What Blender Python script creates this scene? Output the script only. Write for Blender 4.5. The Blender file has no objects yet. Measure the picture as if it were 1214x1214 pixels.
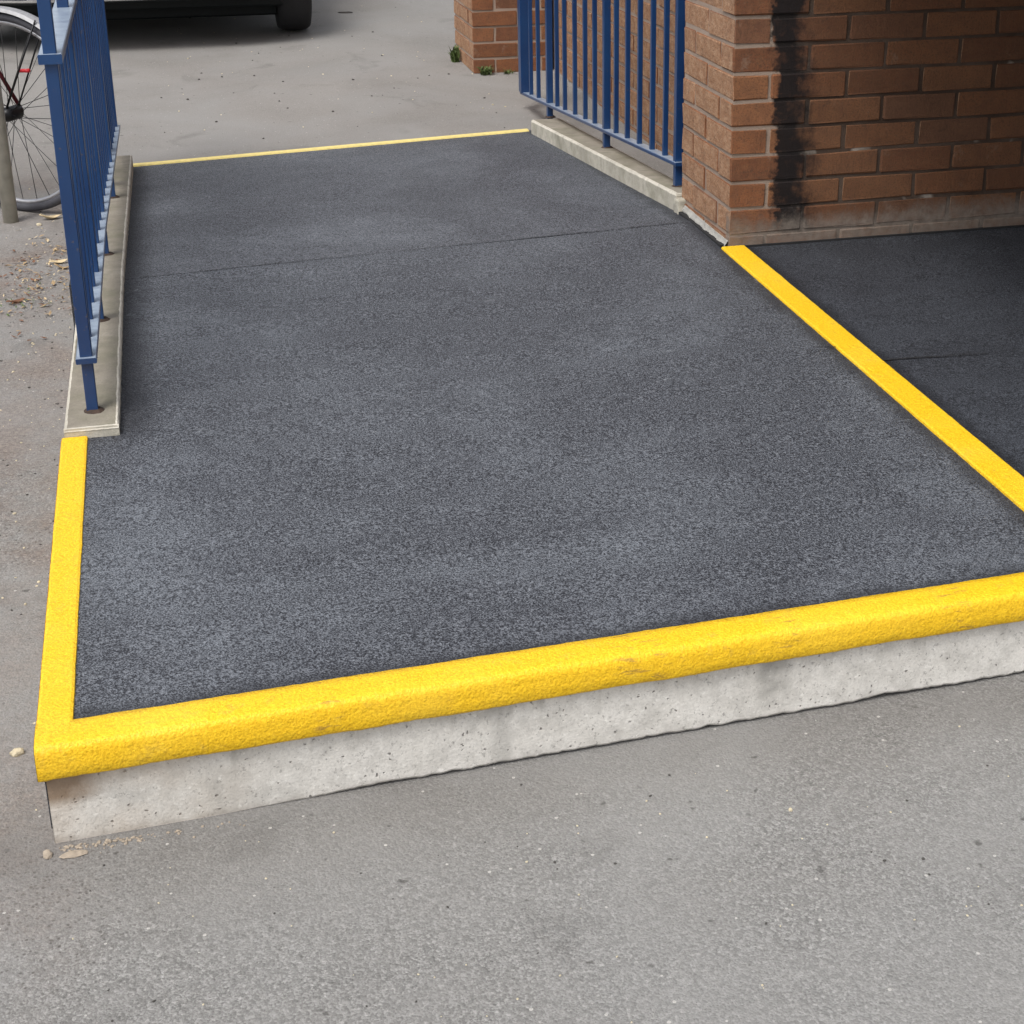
import bpy, bmesh, math, random
from mathutils import Vector, Matrix, noise
random.seed(7)
S = bpy.context.scene
C = S.collection
rad = math.radians

# ------------------------------------------------------------------ camera
cam_d = bpy.data.cameras.new('camera'); cam = bpy.data.objects.new('camera', cam_d); C.objects.link(cam)
rt = Vector((0.965125267, -0.261787626, 0.000676089))
dn = Vector((-0.0935937784, -0.347459204, -0.933012490))
fw = Vector((0.244486038, 0.900410651, -0.359843350))
M = Matrix.Identity(4)
for i in range(3):
    M[i][0] = rt[i]; M[i][1] = -dn[i]; M[i][2] = -fw[i]
M[0][3], M[1][3], M[2][3] = -1.50734, -4.24882, 1.45988
cam.matrix_world = M
cam_d.sensor_width = 36; cam_d.lens = 1955.2 / 1214 * 36
cam_d.shift_x = -(719.7 - 607) / 1214; cam_d.shift_y = -(607 - 483.8) / 1214
cam_d.clip_start = 0.05; cam_d.clip_end = 600
S.camera = cam

# ------------------------------------------------------------------ light
SUN_EL, SUN_AZ = rad(58), rad(226)          # azimuth clockwise from +Y : behind and left of the camera
w = bpy.data.worlds.new('World'); S.world = w; w.use_nodes = True
nt = w.node_tree; bg = nt.nodes['Background']
sky = nt.nodes.new('ShaderNodeTexSky'); sky.sky_type = 'NISHITA'; sky.sun_disc = False
sky.sun_elevation = SUN_EL; sky.sun_rotation = SUN_AZ; sky.dust_density = 4.0; sky.air_density = 1.0; sky.ozone_density = 1.0
hs = nt.nodes.new('ShaderNodeHueSaturation'); hs.inputs['Saturation'].default_value = 0.30
nt.links.new(sky.outputs[0], hs.inputs['Color']); nt.links.new(hs.outputs[0], bg.inputs[0])
bg.inputs[1].default_value = 0.15
sd = bpy.data.lights.new('sun', 'SUN'); so = bpy.data.objects.new('sun', sd); C.objects.link(so)
sd.energy = 1.3; sd.angle = rad(20); sd.color = (1.0, 0.97, 0.92)
sdir = Vector((math.sin(SUN_AZ) * math.cos(SUN_EL), math.cos(SUN_AZ) * math.cos(SUN_EL), math.sin(SUN_EL)))
so.rotation_euler = sdir.to_track_quat('Z', 'Y').to_euler()
S.view_settings.view_transform = 'Standard'; S.view_settings.look = 'None'
S.view_settings.gamma = 1; S.view_settings.use_curve_mapping = False
S.view_settings.exposure = 0.45
S.render.engine = 'CYCLES'

# ------------------------------------------------------------------ node helper
class N:
    def __init__(s, name):
        s.m = bpy.data.materials.new(name); s.m.use_nodes = True
        s.t = s.m.node_tree; s.b = s.t.nodes['Principled BSDF']; s.g = s.t.nodes.new('ShaderNodeNewGeometry')
        s.pos = s.g.outputs['Position']
    def n(s, typ, **k):
        x = s.t.nodes.new(typ)
        for a, v in k.items(): setattr(x, a, v)
        return x
    def l(s, a, b): s.t.links.new(a, b)
    def put(s, sock, v):
        if hasattr(v, 'is_output') or isinstance(v, bpy.types.NodeSocket): s.l(v, sock)
        else: sock.default_value = v
    def noise(s, scale, detail=3, rough=.5, vec=None, dist=0):
        x = s.n('ShaderNodeTexNoise'); x.inputs['Scale'].default_value = scale; x.inputs['Detail'].default_value = detail
        x.inputs['Roughness'].default_value = rough; x.inputs['Distortion'].default_value = dist
        s.l(vec or s.pos, x.inputs['Vector']); return x.outputs['Fac']
    def vor(s, scale, out='Distance', vec=None, feat='F1'):
        x = s.n('ShaderNodeTexVoronoi', feature=feat); x.inputs['Scale'].default_value = scale
        s.l(vec or s.pos, x.inputs['Vector']); return x.outputs[out]
    def ramp(s, f, stops):
        x = s.n('ShaderNodeValToRGB'); cr = x.color_ramp
        while len(cr.elements) < len(stops): cr.elements.new(.5)
        for e, (p, c) in zip(cr.elements, stops):
            e.position = p; e.color = (c, c, c, 1) if isinstance(c, (int, float)) else (*c, 1)
        s.l(f, x.inputs[0]); return x.outputs[0]
    def mix(s, f, a, b, mode='MIX'):
        x = s.n('ShaderNodeMix', data_type='RGBA', blend_type=mode)
        s.put(x.inputs[0], f)
        s.put(x.inputs[6], (*a, 1) if isinstance(a, tuple) else a); s.put(x.inputs[7], (*b, 1) if isinstance(b, tuple) else b)
        return x.outputs[2]
    def math(s, op, a, b=0.0, c=0.0):
        x = s.n('ShaderNodeMath', operation=op); s.put(x.inputs[0], a); s.put(x.inputs[1], b); s.put(x.inputs[2], c); return x.outputs[0]
    def smooth(s, v, a, b):
        x = s.n('ShaderNodeMapRange', interpolation_type='SMOOTHSTEP'); s.put(x.inputs[0], v)
        x.inputs[1].default_value = a; x.inputs[2].default_value = b; return x.outputs[0]
    def sep(s, v=None):
        x = s.n('ShaderNodeSeparateXYZ'); s.l(v or s.pos, x.inputs[0]); return x.outputs
    def scale(s, v3):
        x = s.n('ShaderNodeVectorMath', operation='MULTIPLY'); s.l(s.pos, x.inputs[0]); x.inputs[1].default_value = v3; return x.outputs[0]
    def color(s, c): s.put(s.b.inputs['Base Color'], (*c, 1) if isinstance(c, tuple) else c)
    def rough(s, v): s.put(s.b.inputs['Roughness'], v)
    def spec(s, v): s.b.inputs['Specular IOR Level'].default_value = v
    def bump(s, h, dist, strength=1.0, prev=None):
        x = s.n('ShaderNodeBump'); x.inputs['Distance'].default_value = dist; x.inputs['Strength'].default_value = strength
        s.l(h, x.inputs['Height'])
        if prev: s.l(prev, x.inputs['Normal'])
        s.l(x.outputs[0], s.b.inputs['Normal']); return x.outputs[0]

MAT = {}
def plain(name, col, rough=.6, metal=0, spec=.5, var=.12, sc=60, bumpd=0.0):
    a = N(name); f = a.noise(sc, 4)
    a.color(a.mix(a.ramp(f, [(.3, 0), (.7, 1)]), tuple(c * (1 - var) for c in col), tuple(min(1, c * (1 + var)) for c in col)))
    a.rough(rough); a.b.inputs['Metallic'].default_value = metal; a.spec(spec)
    if bumpd: a.bump(f, bumpd)
    MAT[name] = a.m; return a.m

def mk_coating():                       # dark anti-slip resin, 2 mm grit
    a = N('coating')
    g1 = a.vor(300); g2 = a.noise(300, 2, .6); g3 = a.noise(120, 3, .6)
    big = a.noise(1.6, 5, .6, dist=.6); med = a.noise(7, 6, .75)
    base = a.mix(a.ramp(g2, [(.40, 0), (.60, 1)]), (.016, .018, .0235), (.142, .153, .176))
    base = a.mix(a.ramp(g3, [(.4, 0), (.62, .28)]), base, (.034, .036, .044))
    dust_sheen = a.math('MULTIPLY', a.ramp(big, [(.42, 0), (.68, 1)]), a.ramp(med, [(.34, .2), (.66, 1)]))
    dust_sheen = a.math('MULTIPLY', dust_sheen, a.ramp(g2, [(.3, .25), (.62, 1)]))
    base = a.mix(a.math('MULTIPLY', dust_sheen, .75), base, (.235, .258, .29))
    sp1 = a.noise(150, 3, .75); sp2 = a.noise(62, 3, .7)
    base = a.mix(a.ramp(sp1, [(.40, .72), (.50, 0)]), base, (.012, .013, .018))
    base = a.mix(a.ramp(sp1, [(.53, 0), (.67, .75)]), base, (.200, .212, .235))
    base = a.mix(a.ramp(sp2, [(.36, .35), (.48, 0)]), base, (.02, .021, .027))
    x, y, z = a.sep()
    # tracked-in grime gathers along the nosing, the stripe and the left kerb
    fd = a.math('SUBTRACT', y, a.math('ADD', a.math('MULTIPLY', x, .041), -1.967))
    wob = a.math('MULTIPLY', a.math('SUBTRACT', a.noise(11, 4, .7), .5), .07)
    e1 = a.math('SUBTRACT', 1.0, a.smooth(a.math('ADD', fd, wob), .0, .045))
    e2 = a.math('SUBTRACT', 1.0, a.smooth(a.math('ADD', a.math('ABSOLUTE', a.math('SUBTRACT', x, .012)), wob), .04, .085))
    e3 = a.math('MULTIPLY', a.math('SUBTRACT', 1.0, a.smooth(a.math('ADD', x, wob), -1.63, -1.55)), a.smooth(y, -1.05, -.9))
    eg = a.math('MAXIMUM', a.math('MAXIMUM', e1, e2), e3)
    base = a.mix(a.math('MULTIPLY', eg, .72), base, (.016, .017, .022))
    # pale scuffs
    sc = a.math('MULTIPLY', a.ramp(a.noise(1.0, 5, .75, a.scale((5, 11, 5)), dist=1.2), [(.64, 0), (.72, 1)]), a.ramp(a.noise(90, 3, .7), [(.45, 0), (.6, 1)]))
    base = a.mix(a.math('MULTIPLY', sc, .65), base, (.36, .385, .41))
    fl = a.vor(31, 'Color'); fs = a.sep(fl)[0]; d = a.vor(31)
    fleck = a.math('MULTIPLY', a.math('GREATER_THAN', fs, .955), a.math('LESS_THAN', d, .055))
    base = a.mix(a.math('MULTIPLY', fleck, .6), base, (.3, .3, .3))
    # porch shade painted into the same coating: darker on the doorway side of the stripe
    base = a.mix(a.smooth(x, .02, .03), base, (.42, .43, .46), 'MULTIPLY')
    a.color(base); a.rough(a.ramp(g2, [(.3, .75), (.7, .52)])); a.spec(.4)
    h = a.math('ADD', a.math('MULTIPLY', g1, -.5), g2)
    n = a.bump(med, .004, .5); a.bump(h, .0030, 1.0, n)
    MAT['coating'] = a.m
mk_coating()

def mk_yellow():
    a = N('yellow')
    g = a.noise(260, 2, .6); g3 = a.noise(90, 2, .5); b = a.noise(7, 3)
    c = a.mix(a.ramp(g, [(.3, 0), (.65, 1)]), (.68, .385, .008), (.93, .585, .022))
    c = a.mix(a.ramp(b, [(.5, 0), (.8, .22)]), c, (.93, .66, .10))
    x, y, z = a.sep()
    ew = a.math('MULTIPLY', a.ramp(a.noise(34, 5, .8), [(.56, 0), (.72, .8)]), a.ramp(a.noise(3.1, 3), [(.42, 0), (.6, 1)]))
    c = a.mix(a.math('MULTIPLY', ew, .45), c, (.42, .30, .10))
    sm = a.math('MULTIPLY', a.ramp(a.noise(14, 5, .7), [(.62, 0), (.72, 1)]), .45)
    c = a.mix(sm, c, (.45, .28, .05))
    for cx_, w_ in ((-.86, .055), (-.61, .03), (-.30, .04), (-1.35, .03)):
        m_ = a.math('SUBTRACT', 1.0, a.smooth(a.math('ABSOLUTE', a.math('SUBTRACT', x, cx_)), w_ * .4, w_))
        m_ = a.math('MULTIPLY', m_, a.ramp(a.noise(1.0, 4, .7, a.scale((26, 150, 150))), [(.55, 0), (.62, 1)]))
        c = a.mix(a.math('MULTIPLY', m_, .6), c, (.28, .15, .05))
    a.color(c); a.rough(.48); a.spec(.3)
    n = a.bump(g3, .004, .5); a.bump(g, .0022, .7, n)
    MAT['yellow'] = a.m
mk_yellow()
plain('pale_yellow', (.74, .60, .22), .7)
plain('rust_edge', (.16, .085, .035), .9)

def mk_asphalt():
    a = N('asphalt')
    x, y, z = a.sep()
    st = a.vor(230, 'Color'); sv = a.sep(st)[0]; sd_ = a.vor(230)
    g = a.noise(330, 2, .65)
    big = a.noise(.9, 5, .6, dist=.5); med = a.noise(6, 5, .7)
    c = a.mix(a.ramp(sv, [(.0, 0), (.5, .5), (1, 1)]), (.150, .147, .141), (.305, .300, .290))
    c = a.mix(a.ramp(g, [(.36, .7), (.52, 0)]), c, (.095, .092, .088))
    c = a.mix(a.ramp(a.noise(150, 2, .6), [(.57, 0), (.68, .45)]), c, (.50, .49, .47))
    c = a.mix(a.math('MULTIPLY', a.ramp(med, [(.35, 0), (.7, 1)]), .55), c, (.235, .228, .218))
    # far yard: smoother, pale and dusty
    far = a.smooth(y, .2, 2.6)
    c = a.mix(a.math('MULTIPLY', far, .65), c, a.mix(a.ramp(big, [(.35, 0), (.65, 1)]), (.195, .180, .166), (.275, .257, .24)))
    pit = a.math('MULTIPLY', a.math('GREATER_THAN', a.sep(a.vor(105, 'Color'))[2], .62), a.math('SUBTRACT', 1.0, a.smooth(a.vor(105), .18, .34)))
    pit = a.math('MULTIPLY', pit, a.math('SUBTRACT', 1.0, a.smooth(x, -1.78, -1.52))); pit = a.math('MULTIPLY', pit, a.math('SUBTRACT', 1.0, a.smooth(y, .6, 1.6)))
    c = a.mix(a.math('MULTIPLY', pit, .8), c, (.055, .048, .045))
    # loose brown dirt along the left of the ramp
    lf = a.math('MULTIPLY', a.math('SUBTRACT', 1.0, a.smooth(x, -1.80, -1.62)), a.smooth(y, -2.6, -1.9))
    lf = a.math('MULTIPLY', lf, a.math('SUBTRACT', 1.0, a.smooth(y, 1.6, 2.4)))
    lf = a.math('MULTIPLY', lf, a.ramp(a.noise(5, 5, .7), [(.32, 0), (.62, 1)]))
    c = a.mix(a.math('MULTIPLY', lf, .8), c, a.mix(a.ramp(a.noise(120, 3, .75), [(.4, 0), (.62, 1)]), (.105, .075, .06), (.27, .215, .18)))
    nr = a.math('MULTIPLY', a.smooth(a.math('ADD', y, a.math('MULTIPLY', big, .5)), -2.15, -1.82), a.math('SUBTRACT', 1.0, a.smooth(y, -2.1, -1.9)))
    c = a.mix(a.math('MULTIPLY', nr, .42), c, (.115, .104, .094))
    c = a.mix(a.ramp(a.noise(1.3, 4, .55, dist=.8), [(.40, 0), (.66, .5)]), c, (.265, .262, .255))
    # damp / oily blots
    bl = a.ramp(a.noise(3.2, 4, .6, dist=.6), [(.60, 0), (.72, 1)])
    c = a.mix(a.math('MULTIPLY', bl, .35), c, (.09, .085, .08))
    sp = a.math('MULTIPLY', a.ramp(a.noise(38, 2, .5), [(.70, 0), (.76, 1)]), .7)
    c = a.mix(sp, c, (.07, .066, .062))
    # pale grains
    fs = a.sep(a.vor(60, 'Color'))[1]; fd = a.vor(60)
    fl = a.math('MULTIPLY', a.math('GREATER_THAN', fs, .93), a.math('LESS_THAN', fd, .16))
    c = a.mix(a.math('MULTIPLY', fl, .7), c, (.52, .50, .47))
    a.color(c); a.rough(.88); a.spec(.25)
    n = a.bump(med, .006, .5); h = a.math('ADD', a.math('MULTIPLY', sd_, -.8), g); a.bump(h, .0018, .7, n)
    MAT['asphalt'] = a.m
mk_asphalt()

def mk_concrete(name, c0, c1, pits=True, stain=False, moss=0.0):
    a = N(name); x, y, z = a.sep()
    f = a.noise(5, 6, .65); g = a.noise(240, 2, .6); m = a.noise(26, 4, .6)
    c = a.mix(a.ramp(f, [(.3, 0), (.7, 1)]), c0, c1)
    c = a.mix(a.ramp(m, [(.32, .5), (.55, 0)]), c, tuple(v * .66 for v in c0))
    c = a.mix(a.ramp(g, [(.3, .3), (.6, 0)]), c, tuple(v * .6 for v in c0))
    h = g
    if pits:
        wv = a.n('ShaderNodeVectorMath', operation='MULTIPLY_ADD'); nz_ = a.n('ShaderNodeTexNoise'); nz_.inputs['Scale'].default_value = 60; a.l(a.pos, nz_.inputs['Vector']); a.l(nz_.outputs['Color'], wv.inputs[0]); wv.inputs[1].default_value = (.016, .016, .016); a.l(a.pos, wv.inputs[2])
        d = a.vor(80, 'Distance', wv.outputs[0]); s = a.sep(a.vor(80, 'Color', wv.outputs[0]))[0]
        p = a.math('MULTIPLY', a.math('GREATER_THAN', s, .74), a.math('SUBTRACT', 1.0, a.smooth(d, .08, .22)))
        c = a.mix(a.math('MULTIPLY', p, .8), c, (.12, .11, .10))
        h = a.math('SUBTRACT', g, a.math('MULTIPLY', p, 2.0))
    if stain:
        k = a.ramp(a.noise(130, 4, .8), [(.34, .75), (.42, 0)]); c = a.mix(k, c, (.22, .21, .195))
        w_ = a.ramp(a.noise(85, 3, .7), [(.60, 0), (.70, .5)]); c = a.mix(w_, c, (.86, .84, .79))
        dr = a.math('MULTIPLY', a.ramp(a.noise(1.0, 4, .6, a.scale((38, 38, 5))), [(.52, 0), (.66, 1)]), a.smooth(z, .05, .12))
        c = a.mix(a.math('MULTIPLY', dr, .38), c, (.27, .25, .215))
        pa = a.math('MULTIPLY', a.math('SUBTRACT', 1.0, a.smooth(a.math('ABSOLUTE', a.math('ADD', x, .625)), .018, .040)), a.ramp(a.noise(40, 3), [(.35, .3), (.6, 1)]))
        pa = a.math('MULTIPLY', pa, a.smooth(z, .035, .06)); c = a.mix(a.math('MULTIPLY', pa, .55), c, (.24, .23, .21))
        ft = a.math('SUBTRACT', 1.0, a.smooth(a.math('ADD', z, a.math('MULTIPLY', a.noise(22, 4), .03)), .014, .030)); c = a.mix(a.math('MULTIPLY', ft, .4), c, (.25, .22, .19))
    if stain:     # rust-brown weeping at the left corner, patches along the riser
        t = a.math('MULTIPLY', a.math('SUBTRACT', 1.0, a.smooth(x, -1.72, -1.66)), a.smooth(z, .055, .08))
        t = a.math('MULTIPLY', t, a.ramp(a.noise(16, 4, .6), [(.28, .6), (.5, 1)]))
        c = a.mix(a.math('MULTIPLY', t, .95), c, (.125, .08, .05))
        t2 = a.math('MULTIPLY', a.math('SUBTRACT', 1.0, a.smooth(x, -1.66, -1.40)), a.ramp(a.noise(9, 3), [(.4, 0), (.65, 1)]))
        c = a.mix(a.math('MULTIPLY', t2, .35), c, (.48, .36, .25))
        v = a.ramp(a.noise(1.0, 3, .5, a.scale((9, 9, 2))), [(.58, 0), (.68, 1)])
        c = a.mix(a.math('MULTIPLY', v, .38), c, (.25, .24, .22))
    if moss: c = a.mix(a.math('MULTIPLY', a.ramp(a.noise(11, 4), [(.45, 0), (.7, 1)]), moss), c, (.13, .13, .075))
    a.color(c); a.rough(.86); a.spec(.3)
    n = a.bump(m, .003, .4); a.bump(h, .0012, .7, n)
    MAT[name] = a.m
mk_concrete('riser_concrete', (.58, .555, .51), (.76, .735, .69), True, True)
mk_concrete('kerb_concrete', (.235, .21, .17), (.32, .29, .24), False, False, .45)
mk_concrete('kerb_arris', (.46, .43, .36), (.66, .62, .54), False)
mk_concrete('kerb_face', (.37, .345, .29), (.57, .535, .455), False, False, .3)
mk_concrete('core_concrete', (.30, .29, .27), (.40, .39, .36))
plain('soffit_paint', (.10, .10, .10), .8)
plain('joint_black', (.012, .012, .013), .9)

# soot streak and soiling of the brickwork, with porch shade painted in
def wall_dirt_shade(a, c, mortar=False):
    x, y, z = a.sep()
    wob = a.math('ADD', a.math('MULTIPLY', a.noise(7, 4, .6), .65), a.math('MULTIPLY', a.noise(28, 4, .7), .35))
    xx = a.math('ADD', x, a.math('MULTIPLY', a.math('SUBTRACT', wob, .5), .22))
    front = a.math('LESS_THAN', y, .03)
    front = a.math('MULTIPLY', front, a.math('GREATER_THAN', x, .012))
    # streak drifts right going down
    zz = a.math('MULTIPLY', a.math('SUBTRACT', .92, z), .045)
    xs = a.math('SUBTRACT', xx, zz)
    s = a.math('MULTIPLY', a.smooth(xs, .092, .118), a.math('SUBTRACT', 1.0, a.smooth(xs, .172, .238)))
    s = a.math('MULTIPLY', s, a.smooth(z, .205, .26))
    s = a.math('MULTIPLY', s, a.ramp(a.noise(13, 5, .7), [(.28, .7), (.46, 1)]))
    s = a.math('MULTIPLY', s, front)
    grime_shade = a.math('MULTIPLY', a.smooth(xx, .14, .24), front)  # part soot, part porch shade painted into the right of the front face
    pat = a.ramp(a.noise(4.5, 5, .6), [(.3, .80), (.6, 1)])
    g = a.math('MULTIPLY', a.math('MULTIPLY', grime_shade, pat), .99 if mortar else .50)
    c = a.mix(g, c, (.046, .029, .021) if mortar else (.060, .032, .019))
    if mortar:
        keep = a.math('MULTIPLY', a.ramp(a.noise(5.5, 3, .6), [(.62, 0), (.66, 1)]), grime_shade)
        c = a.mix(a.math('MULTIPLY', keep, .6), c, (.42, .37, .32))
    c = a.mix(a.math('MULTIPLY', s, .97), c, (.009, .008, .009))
    # cement splash along the foot of the wall
    b = a.math('MULTIPLY', a.math('SUBTRACT', 1.0, a.smooth(a.math('ADD', z, a.math('MULTIPLY', a.noise(9, 6, .75), .16)), .335, .40)), a.math('LESS_THAN', y, .03))
    b = a.math('MULTIPLY', b, a.ramp(a.noise(30, 4, .7), [(.3, .55), (.6, 1)]))
    c = a.mix(a.math('MULTIPLY', b, .86), c, a.mix(a.noise(40, 3), (.10, .085, .072), (.27, .225, .19)))
    # white lime specks
    k = a.math('MULTIPLY', a.ramp(a.noise(22, 3, .6), [(.735, 0), (.76, 1)]), grime_shade)
    return a.mix(a.math('MULTIPLY', k, .7), c, (.42, .38, .35))

def mk_brick():
    a = N('brick'); oi = a.n('ShaderNodeObjectInfo'); r = oi.outputs['Random']
    nz = a.sep(a.g.outputs['Normal'])
    c = a.ramp(r, [(0, (.13, .048, .026)), (.25, (.225, .085, .038)), (.5, (.26, .115, .055)), (.75, (.19, .068, .034)), (1, (.15, .072, .046))])
    f = a.noise(1.0, 5, .65, a.scale((35, 35, 70))); g = a.noise(190, 3, .7); m = a.noise(18, 4, .6)
    c = a.mix(a.ramp(f, [(.3, .0), (.7, .5)]), c, (.24, .12, .06))
    c = a.mix(a.ramp(m, [(.35, .45), (.6, 0)]), c, (.105, .05, .032))
    # the yard-facing faces are mixed toward a paler buff
    side = a.math('LESS_THAN', nz[0], -.85)
    c = a.mix(a.math('MULTIPLY', side, a.ramp(m, [(.3, .5), (.6, .9)])), c, a.mix(a.ramp(f, [(.35, 0), (.65, 1)]), (.31, .165, .09), (.45, .285, .18)))
    c = a.mix(a.ramp(g, [(.34, .7), (.5, 0)]), c, (.09, .05, .03))
    bl = a.ramp(a.noise(30, 4, .75, dist=.8), [(.60, 0), (.68, .5)]); c = a.mix(bl, c, (.07, .04, .028))
    ef = a.ramp(a.noise(12, 5, .7), [(.60, 0), (.75, .35)]); c = a.mix(ef, c, (.40, .31, .24))
    c = wall_dirt_shade(a, c)
    a.color(c); a.rough(.86); a.spec(.25)
    crease = a.ramp(a.noise(1.0, 3, .6, a.scale((60, 60, 14)), dist=.4), [(.4, 0), (.5, 1)])
    n = a.bump(crease, .0008, .4); a.bump(g, .0018, .8, n)
    MAT['brick'] = a.m
mk_brick()
def mk_mortar():
    a = N('mortar'); f = a.noise(14, 4); g = a.noise(260, 2)
    c = a.mix(f, (.24, .18, .142), (.37, .29, .235)); c = wall_dirt_shade(a, c, True)
    a.color(c); a.rough(.9); a.spec(.2); a.bump(g, .002, .8)
    MAT['mortar'] = a.m
mk_mortar()

def mk_blue():
    a = N('blue_paint'); f = a.noise(30, 5, .65); b = a.noise(5, 3)
    c = a.mix(a.ramp(b, [(.3, 0), (.7, 1)]), (.006, .030, .105), (.009, .046, .140))
    chip = a.ramp(a.noise(60, 5, .75), [(.64, 0), (.67, 1)])
    c = a.mix(a.math('MULTIPLY', chip, .8), c, (.09, .075, .075))
    up = a.smooth(a.sep(a.g.outputs['Normal'])[2], .6, .9)
    dust_sheen = a.math('MULTIPLY', up, a.ramp(f, [(.25, .45), (.6, .9)]))
    c = a.mix(dust_sheen, c, (.34, .40, .47))                      # pale sky sheen painted on the upward flats
    a.color(c); a.rough(.32); a.spec(.6); a.bump(f, .0006, .5)
    MAT['blue_paint'] = a.m
mk_blue()
plain('rust', (.045, .028, .02), .9, var=.4, bumpd=.001)
plain('car_paint', (.018, .024, .027), .25, spec=.6, var=.05)
plain('black_plastic', (.010, .013, .014), .6, spec=.25)
plain('car_glass', (.02, .025, .028), .05, spec=.8, var=.02)
plain('chrome', (.72, .72, .72), .22, metal=1, var=.05)
plain('steel', (.40, .38, .32), .5, metal=.2, var=.2, sc=25)
plain('alloy', (.42, .42, .44), .35, metal=.8, var=.08)
plain('mudguard_metal', (.34, .34, .35), .5, metal=.4)
plain('rubber', (.018, .018, .02), .8, bumpd=.001)
plain('tyre_grey', (.05, .05, .06), .7)
plain('dark_metal', (.02, .02, .022), .4, metal=.5)
plain('bike_red', (.10, .012, .018), .3)
plain('reflector', (.70, .03, .04), .15)
plain('lens', (.75, .78, .8), .1)
plain('leaf_dry', (.34, .24, .13), .8, var=.3)
plain('leaf_pale', (.55, .44, .27), .8, var=.2)
plain('leaf_brown', (.16, .075, .04), .8, var=.3)
plain('leaf_green', (.075, .11, .03), .6, var=.4, sc=40)
plain('stone_pale', (.55, .48, .34), .9, var=.2, sc=150, bumpd=.002)
plain('stone_buff', (.33, .275, .215), .9, var=.25, sc=80, bumpd=.003)
plain('stone_dark', (.06, .055, .05), .9)
plain('stone_grey', (.30, .29, .27), .9, var=.3)
plain('plate', (.7, .7, .68), .4)

# ------------------------------------------------------------------ mesh helpers
def link(name, me, mats, parent=None, smooth=False):
    o = bpy.data.objects.new(name, me)
    if not isinstance(mats, (list, tuple)): mats = [mats]
    if not me.materials:
        for m in mats: me.materials.append(MAT[m])
    if smooth:
        for p in me.polygons: p.use_smooth = True
    C.objects.link(o)
    if parent: o.parent = parent
    return o
def frombm(name, bm, mats, parent=None, smooth=False):
    bmesh.ops.recalc_face_normals(bm, faces=bm.faces)
    me = bpy.data.meshes.new(name); bm.to_mesh(me); bm.free(); return link(name, me, mats, parent, smooth)
def pyd(name, v, f, mats, parent=None, mi=None, smooth=False):
    me = bpy.data.meshes.new(name); me.from_pydata(v, [], f); me.update()
    o = link(name, me, mats, parent, smooth)
    if mi:
        for p, i in zip(me.polygons, mi): p.material_index = i
    bm = bmesh.new(); bm.from_mesh(me); bmesh.ops.recalc_face_normals(bm, faces=bm.faces); bm.to_mesh(me); bm.free()
    return o
def tag(o, label=None, cat=None, group=None, kind=None):
    if label: o['label'] = label
    if cat: o['category'] = cat
    if group: o['group'] = group
    if kind: o['kind'] = kind
    return o
def empty(name, loc, label, cat, group=None):
    o = bpy.data.objects.new(name, None); o.empty_display_size = .1; o.location = loc; C.objects.link(o)
    return tag(o, label, cat, group)
def keep(o, root):            # parent with world placement preserved
    o.parent = root; o.matrix_parent_inverse = Matrix.Translation(-Vector(root.location)); return o
def sub(o, part):
    o.parent = part; o.matrix_parent_inverse = Matrix.Identity(4); return o
def box(bm, x0, x1, y0, y1, z0, z1, bev=0, f=None):
    r = bmesh.ops.create_cube(bm, size=1); vs = r['verts']
    for v in vs:
        v.co = Vector((x0 if v.co.x < 0 else x1, y0 if v.co.y < 0 else y1, z0 if v.co.z < 0 else z1))
    if bev:
        es = list({e for v in vs for e in v.link_edges})
        r2 = bmesh.ops.bevel(bm, geom=es, offset=bev, segments=1, affect='EDGES')
    return vs
def tube(bm, pts, r, seg=10, close=False, cap=True):
    pts = [Vector(p) for p in pts]; n = len(pts); rings = []
    rr = r if isinstance(r, (list, tuple)) else [r] * n
    up = None
    for i, p in enumerate(pts):
        if close: t = (pts[(i + 1) % n] - pts[i - 1]).normalized()
        else: t = (pts[min(i + 1, n - 1)] - pts[max(i - 1, 0)]).normalized()
        if up is None: up = Vector((0, 0, 1)) if abs(t.z) < .9 else Vector((1, 0, 0))
        a = t.cross(up).normalized(); b = a.cross(t).normalized(); up = b
        rings.append([bm.verts.new(p + (a * math.cos(k * math.tau / seg) + b * math.sin(k * math.tau / seg)) * rr[i]) for k in range(seg)])
    m = n if close else n - 1
    for i in range(m):
        A, B = rings[i], rings[(i + 1) % n]
        for k in range(seg): bm.faces.new((A[k], A[(k + 1) % seg], B[(k + 1) % seg], B[k]))
    if cap and not close:
        bm.faces.new(rings[0][::-1]); bm.faces.new(rings[-1])
def part_box(name, mat, parent, x0, x1, y0, y1, z0, z1, bev=0.0015):
    bm = bmesh.new(); box(bm, x0, x1, y0, y1, z0, z1, bev); o = frombm(name, bm, mat); return keep(o, parent) if parent else o

# ------------------------------------------------------------------ levels
def zg(y): return .0174 * (max(-40, min(40, y)) + 2.1)           # yard, falls gently toward the camera
def zl(y): return .2095 + .0208 * y                               # landing surface
def yf(x): return -2.102 + .041 * (x + 1.762)                     # front edge of the landing
def yj(x): return .116 + .104 * (x + 1.614)                       # joint between landing and ramp
def yb(x): return 2.112 + .150 * (x + 1.614)                      # foot of the ramp
def zr(x, y):
    t = (y - yj(x)) / (yb(x) - yj(x)); return zl(yj(x)) * (1 - t) + (zg(yb(x)) + .006) * t

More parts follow.
